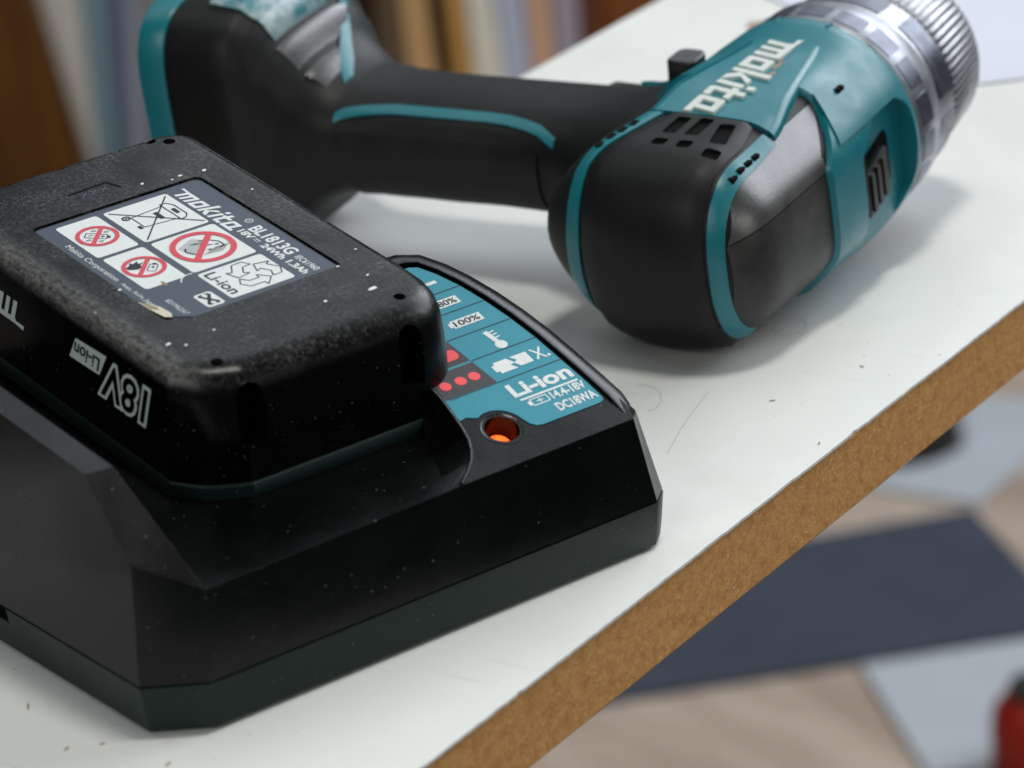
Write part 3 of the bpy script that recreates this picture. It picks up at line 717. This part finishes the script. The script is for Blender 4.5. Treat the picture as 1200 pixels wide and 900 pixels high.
# recess with the speed selector on the top of the gear housing (faces +u)
rc = rpoly([(53, -17, 5), (53, 7, 4), (67, 16, 5), (77.5, 10, 6), (77.5, -10, 6), (68, -19, 5)], 5)
boolcut(gear, MB().loft([[dl(t, u, w_) for t, w_ in rc] for u in (23.0, 40)]))
slot = rpoly([(55, -11.5, 1.5), (55, 2.0, 1.5), (71, 6.5, 2.5), (71, -7.0, 2.5)], 4)
selector = MB().loft([[dl(t, u, w_) for t, w_ in slot] for u in (22.6, 23.15)]).build('speed_selector', M['cavity'], drill, smooth=None)
sb = MB().loft([[dl(t, u, w_) for t, w_ in rpoly([(56, -10.5, 1), (56, 1.0, 1), (66.5, 4.0, 1), (66.5, -7.4, 1)], 3)] for u in (23.0, 25.4)])
sb.build('selector_button', M['knob'], selector, bevel=0.0006)
for k in range(3):
    MB().box((57.6+2.8*k)*MM, (59.0+2.8*k)*MM, -26.0*MM, -25.2*MM, (-9.0+0.8*k)*MM, (0.2+0.8*k)*MM).build('grip_ridge', M['knob'], selector, smooth=None)
# flat facet panel in front of the side grip, and its small dark hole
ffn = lambda t, th: body(t, th, 1.3)
patch('facet_panel', ffn, lambda f: 46+5*f, lambda f: 72-3*f, R(27), R(53), 0.5, M['teal'], thick=1.0)
p_ = Vector(ffn(58, R(47))); 
MB().box((p_.x-1.4)*MM, (p_.x+1.4)*MM, -(p_.y+1.1)*MM, -(p_.y-1.1)*MM, (p_.z-0.3)*MM, (p_.z+0.75)*MM).build('screw_hole', M['cavity'], drill, smooth=None)
# logo panel
PAN_L = [(29, -13.6), (45, -14.2), (52, -13.0), (76, -7.2)]
PAN_R = [(29, 17.2), (36, 16.4), (76, 7.4)]
def pl_w(t, u): return top_w(min(t, 62), u*0.95)+min(1.3, 0.55+max(0, t-28)*0.05)+0.012*max(0, t-62)
def padj(tab, t):
    for a, b in zip(tab, tab[1:]):
        if a[0] <= t <= b[0]: return a[1]+(b[1]-a[1])*(t-a[0])/(b[0]-a[0])
    return tab[-1][1]
tops, bots = [], []
for k in range(30):
    t = 32+44*k/29; l, r = padj(PAN_L, t), padj(PAN_R, t)
    row = [l, l+0.7]+[l+0.7+(r-l-1.4)*i/12 for i in range(1, 12)]+[r-0.7, r]
    tops.append([dl(t, u, pl_w(t, u)-(0.0 if 0 < i < len(row)-1 else 0.45)) for i, u in enumerate(row)])
    bots.append([dl(t, u, pl_w(t, u)-6.5) for u in row])
panel = MB().slab(tops, bots).build('logo_panel', M['teal'], drill, smooth=30)
for tab, s_ in ((PAN_L, -1), (PAN_R, 1)):
    top, bot = [], []
    for k in range(30):
        t = 32+44*k/29; u = padj(tab, t); a, b = u-1.0*s_, u+0.6*s_
        top.append([dl(t, a, pl_w(t, a)+0.05+min(0.3, (t-32)*0.03)), dl(t, u, pl_w(t, u)+min(0.3, (t-32)*0.03)), dl(t, b, pl_w(t, b)-0.4)]); bot.append([dl(t, a, pl_w(t, a)-2), dl(t, u, pl_w(t, u)-2), dl(t, b, pl_w(t, b)-3)])
    MB().slab(top, bot).build('panel_bezel', M['teal'], drill, smooth=60)
# dark step and fine ribs in front of the panel
MB().box(75.8*MM, 77.2*MM, -8.4*MM, 7.6*MM, 16*MM, 24.6*MM).build('panel_step', M['teal'], drill, bevel=0.0004)
for k in range(8):
    MB().box(77.3*MM, 79.6*MM, (-7.4+1.9*k)*MM, (-6.5+1.9*k)*MM, 20*MM, 26.6*MM).build('grip_rib', M['teal'], drill, smooth=None)
# raised logo
V2, F_2, bb = LOGO
# the logo reads from the chuck end, so the word is turned round
lg2 = MB()
def lgq(x, y, h):
    t = 72.0-(x-bb[0])/(bb[2]-bb[0])*40; u = -5.4+(y-bb[1])/(bb[3]-bb[1])*11.0+0.05*(t-33.5)
    return dl(t, u, pl_w(t, u)+h)
for fc in F_2:
    P = [V2[i] for i in fc]
    lg2.loft([[lgq(x, y, h) for x, y in P] for h in (-0.1, 0.7)], cap0=False)
logo = lg2.build('logo_lettering', M['logo_white'], panel, smooth=None)
wr = MB()
for x, y, a, b in ((2.0, 1.12, .45, .12), (2.9, 1.25, .3, .12), (1.5, 0.98, .25, .1)):
    wr.add([lgq(x+a*math.cos(k)*random.uniform(.7, 1.2), y+b*math.sin(k)*random.uniform(.7, 1.2), 0.06) for k in [i*0.785 for i in range(8)]], [tuple(range(8))])
wr.build('worn_patch', M['logo_worn'], panel, smooth=None)
# rear pad between the stripes, with vents
def pad_pt(u, q, off):
    """q runs along the profile: >0 on the top face (mm past t=9), 0..-1 down the rear face"""
    if q >= 0:
        t = 9+q; fn = lambda x, y: (x, y, top_w(x, y)); p = Vector(fn(t, u)); n = norm_of(fn, t, u)
        if n.z < 0: n = -n
    else:
        wt = top_w(9, u); wb = top_w(15, u, -1)
        w_ = wt+(wb-wt)*(-q); fn = lambda x, y: (rear_t(x, y), x, y); p = Vector(fn(u, w_)); n = norm_of(fn, u, w_)
        if n.x > 0: n = -n
    return p+n*off
def pad(name, ua, ub, q0, q1, off, mat, n=36, nu=10, soft=0.0, thick=1.0):
    top, bot = [], []
    for j in range(n+1):
        q = (q0*(1-j/(n*0.6)) if j <= n*0.6 else q1*(j-n*0.6)/(n*0.4)); a = ua(q) if callable(ua) else ua; b = ub(q) if callable(ub) else ub
        r1, r2 = [], []
        for i in range(nu+1):
            u = a+(b-a)*i/nu; ed = min(i, nu-i); o = off-(soft if ed == 0 else 0)-(soft if j == n else 0)
            r1.append(dl(*pad_pt(u, q, o))); r2.append(dl(*pad_pt(u, q, -thick)))
        top.append(r1); bot.append(r2)
    return MB().slab(top, bot).build(name, mat, drill, smooth=45)
rl = lambda q: -12.6-0.10*min(0, q)*0 + (0.0 if q < 0 else 0.12*q)
rr = lambda q: 14.2 if q < 14 else 14.2-(q-14)*0.2
rear = pad('rear_pad', lambda q: -17.2+1.2*(1+q) if q < 0 else -16.0+0.33*q, rr, -1, 23, 1.0, M['rubber'], 60, 14, 0.7)
cut = MB()
for (ta, ua), (tb_, ub), wd in (((29.5, -3.4), (21.2, -3.2), 3.5), ((18.6, -3.0), (15.6, -2.9), 3.5), ((30.0, 2.2), (21.6, 2.4), 3.5), ((18.9, 3.2), (15.6, 3.4), 3.5), ((28.7, 8.0), (19.8, 10.0), 3.8), ((17.4, 10.8), (13.8, 11.0), 3.8)):
    d = Vector((tb_-ta, ub-ua)).normalized(); nn = Vector((-d.y, d.x))*wd/2
    q = rpoly([(ta+nn.x, ua+nn.y, 0.9), (tb_+nn.x, ub+nn.y, 0.9), (tb_-nn.x, ub-nn.y, 0.9), (ta-nn.x, ua-nn.y, 0.9)], 3)
    cut.loft([[dl(t, u, top_w(t, u)-0.6) for t, u in q], [dl(t, u, 30) for t, u in q]])
    bx = [dl(t, u, top_w(t, u)+0.15) for t, u in q]
    link_mesh('vent_slot', bx, [tuple(range(len(bx)))], M['cavity'], rear, smooth=None)
boolcut(rear, cut)
# teal stripes running back from the panel and down over the rear
st_r = pad('stripe', lambda q: 15.0, lambda q: 18.5 if q < 12 else 18.5-(q-12)*0.06, -0.97, 22, 0.6, M['teal'], 60, 4, 0.15)
st_l = pad('stripe', lambda q: -22.6+2.2*(1+q) if q < 0 else -20.4+0.26*q, lambda q: -18.4+1.6*(1+q) if q < 0 else -16.8+0.28*q, -0.97, 24, 0.55, M['teal'], 60, 4, 0.15)
for k in range(4):
    p = pad_pt(16.7, 4.0+3.3*k, 0.4)
    MB().box((p.x-1.05)*MM, (p.x+1.05)*MM, -(p.y+1.0)*MM, -(p.y-1.0)*MM, (p.z-0.8)*MM, (p.z+0.35)*MM).build('vent_hole', M['cavity'], st_r, smooth=None)
for k in range(4):
    p = pad_pt(-17.0+0.92*k, 6.0+3.4*k, 0.45)
    MB().box((p.x-1.2)*MM, (p.x+1.2)*MM, -(p.y+0.8)*MM, -(p.y-0.8)*MM, (p.z-0.8)*MM, (p.z+0.3)*MM).build('vent_hole', M['cavity'], st_l, smooth=None)
# clutch ring and chuck
def lathe(name, prof, mat, n=72, parent=drill, ridge=0.0, sm=35, **kw):
    loops = []
    for t, r in prof:
        loops.append([dl(t, (r-(ridge if (i % 3) == 0 else 0))*math.cos(2*math.pi*i/n), (r-(ridge if (i % 3) == 0 else 0))*math.sin(2*math.pi*i/n)) for i in range(n)])
    return MB().loft(loops).build(name, mat, parent, smooth=sm, **kw)
cr = lathe('clutch_ring', [(79.5, 24.5), (80.2, 26.2), (81, 26.6), (91.5, 26.3), (92.6, 25.6), (93, 24)], M['ring_grey'])
def ringpad(name, t0, t1, r, a0, a1, mat, parent):
    top = [[dl(t, r*math.cos(R(a)), r*math.sin(R(a))) for a in [a0+(a1-a0)*i/6 for i in range(7)]] for t in (t0, t1)]
    bot = [[dl(t, (r-1.5)*math.cos(R(a)), (r-1.5)*math.sin(R(a))) for a in [a0+(a1-a0)*i/6 for i in range(7)]] for t in (t0, t1)]
    MB().slab(top, bot).build(name, mat, parent, smooth=40)
for k in range(18): ringpad('number_window', 82.2, 87.5, 26.75, 20*k+2.4, 20*k+17.6, M['ring_dark'], cr)
ch = lathe('chuck', [(92.8, 23.2), (94, 24.6), (102.4, 24.2), (103.0, 22.8), (103.6, 22.6)], M['steel'])
for k in range(6): ringpad('sleeve_window', 95.5, 102.0, 24.75, 60*k+5, 60*k+52, M['ring_dark'], ch)
lathe('knurled_sleeve', [(103.4, 21), (103.8, 23.3), (105, 23.8), (121, 21.8), (124, 20.4), (125.5, 18.6)], M['steel'], 216, ch, 0.3, 30)
lathe('chuck_nose', [(125, 18), (127.5, 16.5), (131, 12), (131.2, 8)], M['steel'], 48, ch)
# handle: lofted from the body out along -u
HND = [(-14, 47, 27, 19, 0), (-24, 49, 25, 17, 0), (-34, 52, 21.5, 14.4, 0), (-46, 54, 18.5, 12.8, 0), (-62, 53, 17.5, 12.9, 0.2), (-80, 51, 17.3, 13.0, 0.5), (-96, 49.5, 17.2, 13.2, 0.9), (-106, 48.5, 18.0, 14.0, 1.6), (-113, 48, 20.5, 17.5, 3.0), (-118, 47.5, 24.0, 23.5, 4.6), (-122, 47, 26.0, 29.5, 5.6), (-126, 46.8, 27.0, 32.0, 5.8), (-143, 46.5, 26.8, 32.4, 5.8)]
def hnd_tab(u):
    tab = [(-h[0],)+h[1:] for h in HND]; return lerp_table(tab, -u)
def handle_pt(u, th, off=0.0):
    tc, ht, hw, cw = hnd_tab(u); n = 2.6 if u > -110 else 2.6+min(1.6, (-110-u)*0.1)
    f = lambda x: math.copysign(abs(x)**(2/n), x)
    return (tc+(ht+off)*f(math.cos(th)), u, cw+(hw+off)*f(math.sin(th)))
us = [-14, -18, -24, -29, -34, -40, -46, -54, -62, -71, -80, -89, -98, -104, -106, -110, -113, -115, -117, -118.5, -120, -121.5, -123, -124.5, -126, -130, -136, -143]
MB().loft([[dl(*handle_pt(u, 2*math.pi*i/56)) for i in range(56)] for u in us]).build('handle', M['rubber'], drill, smooth=50)
base = MB().loft([[dl(*(Vector(handle_pt(-142.9, 2*math.pi*i/56, o))+Vector((0, -du, 0)))) for i in range(56)] for du, o in ((0, 0.4), (0.5, 0.7), (7.4, 0.6), (8.0, 0.0))])
foot = base.build('battery_foot', M['teal'], drill, smooth=40)
# teal panel with worn rim on the upper face of the foot
hfn = lambda u, th: handle_pt(u, th)
def hpatch(name, u0, u1, a0, a1, off, mat, parent=drill, n=12, thick=1.2):
    top, bot = [], []
    for j in range(n+1):
        r1, r2 = [], []
        for i in range(n+1):
            fx, fy = i/n, j/n
            aa = a0(fx) if callable(a0) else a0; ab = a1(fx) if callable(a1) else a1
            u = u0+(u1-u0)*fx; th = R(aa+(ab-aa)*fy)
            r1.append(dl(*handle_pt(u, th, off))); r2.append(dl(*handle_pt(u, th, -thick)))
        top.append(r1); bot.append(r2)
    return MB().slab(top, bot).build(name, mat, parent, smooth=45)
fp = hpatch('foot_panel', -119, -135, lambda f: 80-20*f, lambda f: 109-4*f, 0.7, M['teal_worn'], n=16)
hpatch('foot_inlay', -108.5, -118.2, lambda f: 92-28*f, lambda f: 118-4*f, 0.3, M['rubber_worn_sheen'], n=14)  # grey inlay, with the highlight on the flare put into its colour
# teal trim line along the grip, as two strips on the upper face
def hstrip(name, path, wd, off, mat):
    top, bot = [], []
    for k, (u, a) in enumerate(path):
        top.append([dl(*handle_pt(u, R(a-wd), off)), dl(*handle_pt(u, R(a), off+0.15)), dl(*handle_pt(u, R(a+wd), off))])
        bot.append([dl(*handle_pt(u, R(a-wd), -0.8)), dl(*handle_pt(u, R(a), -0.8)), dl(*handle_pt(u, R(a+wd), -0.8))])
    return MB().slab(top, bot).build(name, mat, drill, smooth=45)
hstrip('grip_trim', [(-46, 144), (-48.5, 138), (-51, 132), (-55, 128), (-60, 125), (-66, 124), (-80, 124), (-90, 125), (-95, 128), (-99, 132), (-102.5, 138), (-104.5, 144)], 6.0, 0.4, M['teal'])
hstrip('foot_trim', [(-106.5, 100), (-109, 92), (-112, 84), (-115, 75), (-118, 66), (-121, 56)], 5.0, 0.5, M['teal'])
hpatch('grip_pad', -50, -102, 158, 236, 0.5, M['rubber'])
# collar, trigger and direction lever between body and handle
hpatch('trigger_collar', -24, -37, -40, 62, 0.9, M['teal'])
tg = MB().loft([[dl(t, u, w_) for t, w_ in rpoly([(70, -7, 3), (70, 7, 3), (80, 6, 4), (80, -6, 4)], 4)] for u in (-32, -54)])
tg.build('trigger', M['knob'], drill, bevel=0.001)
lev = rpoly([(63, -29.5, 2), (71, -29.5, 2.5), (71, -22, 2.5), (63, -22, 2)], 4)
MB().loft([[dl(t+0.12*(w_-14), u, w_) for t, u in lev] for w_ in (8, 14, 19.2, 20.2)]).build('direction_lever', M['knob'], drill, bevel=0.0007)

# ------------------------------------------------------------------ paper sheet, pencil marks
def ray_to(x, y, z):
    d = FWD + RIGHT*((x-600)/4500) + DOWN*((y-450)/4500); k = (z-CAMPOS.z)/d.z; return CAMPOS+d*k
pq = [ray_to(1112, 102, 0), ray_to(893, -6, 0)]
ps = empty('paper_sheet', (pq[0].x, pq[0].y, 0), 'pale bluish sheet of paper lying on the board under the chuck', 'paper')
ex = Vector((0.955, -0.297, 0)); ey_ = (pq[1]-pq[0]); ey_.z = 0
a_ = Vector((0, 0, 0))-0.02*ey_; L_ = ey_*1.03
ex = (ray_to(1200, 91, 0)-ray_to(1112, 102, 0)); ex.z = 0; ex = ex.normalized()*0.13
MB().loft([[(q.x, q.y, z) for q in (a_, a_+ex, a_+ex+L_, a_+L_)] for z in (0.0002, 0.0006)]).build('sheet', M['paper'], ps, smooth=None)
def tloc(p):
    q = p-Vector(table.location); return (q.dot(ED), q.dot(EN))
def mark(name, pts, wd, mat):
    P = [tloc(ray_to(x, y, 0)) for x, y in pts]; g = []
    for i, p in enumerate(P):
        a = Vector(P[max(0, i-1)]); b = Vector(P[min(len(P)-1, i+1)]); d = (b-a).normalized(); n = Vector((-d.y, d.x))*wd/2
        g.append([(p[0]+n.x, p[1]+n.y, 0.01707), (p[0]-n.x, p[1]-n.y, 0.01707)])
    MB().grid(g).build(name, mat, table, smooth=None, recalc=False)
mark('pencil_line', [(782, 532), (795, 508), (808, 488), (822, 470), (832, 458)], 0.00035, M['pencil'])
mark('pencil_line', [(758, 482), (768, 480), (775, 470), (774, 460), (764, 453), (748, 451)], 0.0003, M['pencil'])
mark('pencil_line', [(905, 388), (918, 394), (935, 390), (945, 382), (940, 374), (925, 372), (910, 378), (905, 388)], 0.0003, M['pencil'])
mark('pencil_line', [(870, 402), (884, 400), (893, 392)], 0.0003, M['pencil'])
for x, y, a_, l_ in ((33, 828, 0.7, 0.0016), (78, 878, 0.2, 0.0009), (197, 896, 0.1, 0.0010), (120, 872, 2.5, 0.0006), (860, 690, 0.4, 0.0008), (1010, 430, 1.2, 0.0007), (905, 470, 2.2, 0.0007), (700, 800, 1.9, 0.0006), (960, 520, 0.3, 0.0008)):
    q0 = Vector(tloc(ray_to(x, y, 0))); d_ = Vector((math.cos(a_), math.sin(a_)))*l_; n_ = Vector((-d_.y, d_.x)).normalized()*0.00022
    MB().loft([[(p.x, p.y, z) for p in (q0-d_, q0+n_, q0+d_, q0-n_)] for z in (0.0170, 0.0172)]).build('debris_fleck', M['stain'], table, smooth=None)
c_ = tloc(ray_to(888, 30, 0))
MB().add([(c_[0]+0.0042*math.cos(k*0.52)*random.uniform(.8, 1.1), c_[1]+0.0034*math.sin(k*0.52)*random.uniform(.8, 1.1), 0.01708) for k in range(12)], [tuple(range(12))]).build('brown_stain', M['stain'], table, smooth=None, recalc=False)

# ------------------------------------------------------------------ out-of-focus surroundings
HV = Vector((math.cos(R(54.9)), math.sin(R(54.9)), 0)); HR_ = Vector((HV.y, -HV.x, 0))
def on_wall(x, y, dist):
    d = FWD + RIGHT*((x-600)/4500) + DOWN*((y-450)/4500); k = dist/d.dot(HV); return CAMPOS+d*k
def board(label, x0, x1, xb0, xb1, yb, mat, dist, depth=0.35, cat='board', name='timber_board', zt=0.05, group='boards standing on edge behind the table'):
    """upright board: its front edge passes through the given spots; stands on the floor"""
    A0, A1 = on_wall(x0, 0, dist), on_wall(x1, 0, dist); Bb0, Bb1 = on_wall(xb0, yb, dist), on_wall(xb1, yb, dist)
    ext = lambda a, b, z: a+(b-a)*((z-a.z)/(b.z-a.z))
    q = [ext(A0, Bb0, FZ), ext(A1, Bb1, FZ), ext(A1, Bb1, zt), ext(A0, Bb0, zt)]
    base_ = (q[0]+q[1])/2
    o = MB().loft([[tuple(p-base_+HV*k) for p in q] for k in (0, depth)]).build(name, mat, smooth=None, bevel=0.002)
    o.location = base_; o['label'] = label; o['category'] = cat
    if group: o['group'] = group
BD = 2.75
mt = lambda n, a, b, r=0.6: woodm(n, srgb(*a), srgb(*b), (50, 50, 4), r)
board('dark brown board closest to the drill foot', 411, 440, 415, 442, 90, mt('dark_oak', (69, 40, 24), (48, 28, 16)), BD+0.05)
board('dull grey-brown board left of the tan plank', 441, 472, 446, 478, 90, mt('grey_oak', (124, 106, 88), (98, 80, 65)), BD+0.02)
board('tan plank with a dark gap on its right', 470, 500, 480, 513, 90, mt('tan_plank', (238, 195, 143), (204, 161, 112)), BD)
board('golden tan plank touching the white panel', 522, 543, 533, 556, 90, mt('gold_plank', (235, 182, 107), (197, 145, 77)), BD-0.02)
board('white panel standing on edge', 545, 576, 557, 590, 90, flatm('white_panel', srgb(235, 231, 217)), BD-0.03)
board('bluish grey panel right of the white panel', 579, 613, 592, 622, 90, flatm('blue_grey_panel', srgb(179, 187, 208)), BD)
board('pinkish tan plank between grey panels', 616, 642, 624, 650, 90, mt('pink_plank', (231, 185, 151), (202, 153, 122)), BD+0.02)
board('lilac grey panel left of the reddish boards', 646, 676, 652, 682, 90, flatm('lilac_panel', srgb(166, 161, 176)), BD+0.03)
board('dark reddish brown board at the table edge', 679, 704, 684, 710, 90, mt('red_oak', (119, 67, 41), (91, 49, 31)), BD+0.06)
board('orange brown board at the right end of the row', 706, 800, 712, 806, 90, mt('orange_oak', (141, 81, 33), (110, 60, 24)), BD+0.10)
board('dark panel behind the row of boards, coloured as shade in their gaps', 330, 560, 336, 566, 90, flatm('gap_shade_panel', srgb(40, 38, 40)), BD+0.45, 0.05)  # shade between the boards put into the panel colour
# left: brown cabinet and leaning sheets
board('orange brown wooden cabinet side in the left background', -260, 38, -230, 98, 190, mt('cabinet_oak', (112, 69, 12), (84, 47, 8)), 2.9, 0.4, 'cabinet', 'wooden_cabinet', 0.3, None)
board('white sheet leaning beside the brown cabinet', 46, 92, 99, 116, 190, flatm('white_sheet', srgb(239, 237, 232)), 2.93, 0.02, 'sheet', 'leaning_sheet', 0.3, 'sheets leaning in the left background')
board('pale blue sheet leaning behind the white one', 92, 118, 108, 136, 190, flatm('blue_sheet', srgb(183, 221, 243)), 2.97, 0.02, 'sheet', 'leaning_sheet', 0.3, 'sheets leaning in the left background')
board('grey blue sheet with a brown smudge above the battery', 116, 142, 130, 150, 190, flatm('grey_sheet', srgb(148, 164, 197), 0.7, 0.6), 3.0, 0.02, 'sheet', 'leaning_sheet', 0.3, 'sheets leaning in the left background')
board('light lilac blue sheet next to the drill foot', 138, 166, 140, 176, 190, flatm('lilac_sheet', srgb(211, 220, 243)), 3.03, 0.02, 'sheet', 'leaning_sheet', 0.3, 'sheets leaning in the left background')
# floor things at the right
fp_ = ray_to(1082, 532, FZ); q_ = empty('furniture_leg', (fp_.x, fp_.y, FZ), 'white furniture leg with black base beyond the board edge', 'leg')
MB().loft([[(0.035*k*math.cos(i*math.pi/10), 0.02*k*math.sin(i*math.pi/10), z) for i in range(20)] for z, k in ((0, 1), (0.012, 1), (0.028, 0.75), (0.034, 0.3))]).build('base', M['knob'], q_)
lp0 = ray_to(1128, 520, FZ)-fp_
MB().loft([[(lp0.x+0.010*math.cos(i*math.pi/8)*k, lp0.y+0.010*math.sin(i*math.pi/8)*k, z) for i in range(16)] for z, k in ((0, 0.8), (0.02, 1), (0.5, 1.1))]).build('post', flatm('white_post', srgb(214, 218, 228), 0.4), q_)
rp = ray_to(1212, 905, FZ); rq = empty('red_canister', (rp.x, rp.y, FZ), 'red rounded container on the floor at the bottom right corner', 'container')
MB().loft([[(r*math.cos(i*math.pi/16), r*math.sin(i*math.pi/16), z) for i in range(32)] for z, r in ((0, 0.020), (0.004, 0.0235), (0.03, 0.024), (0.042, 0.022), (0.05, 0.016))]).build('body', flatm('red_plastic', srgb(150, 34, 18), 0.45), rq)
MB().loft([[(r*math.cos(i*math.pi/12), r*math.sin(i*math.pi/12), z) for i in range(24)] for z, r in ((0.049, 0.013), (0.058, 0.0125), (0.060, 0.010))]).build('cap', M['knob'], rq)
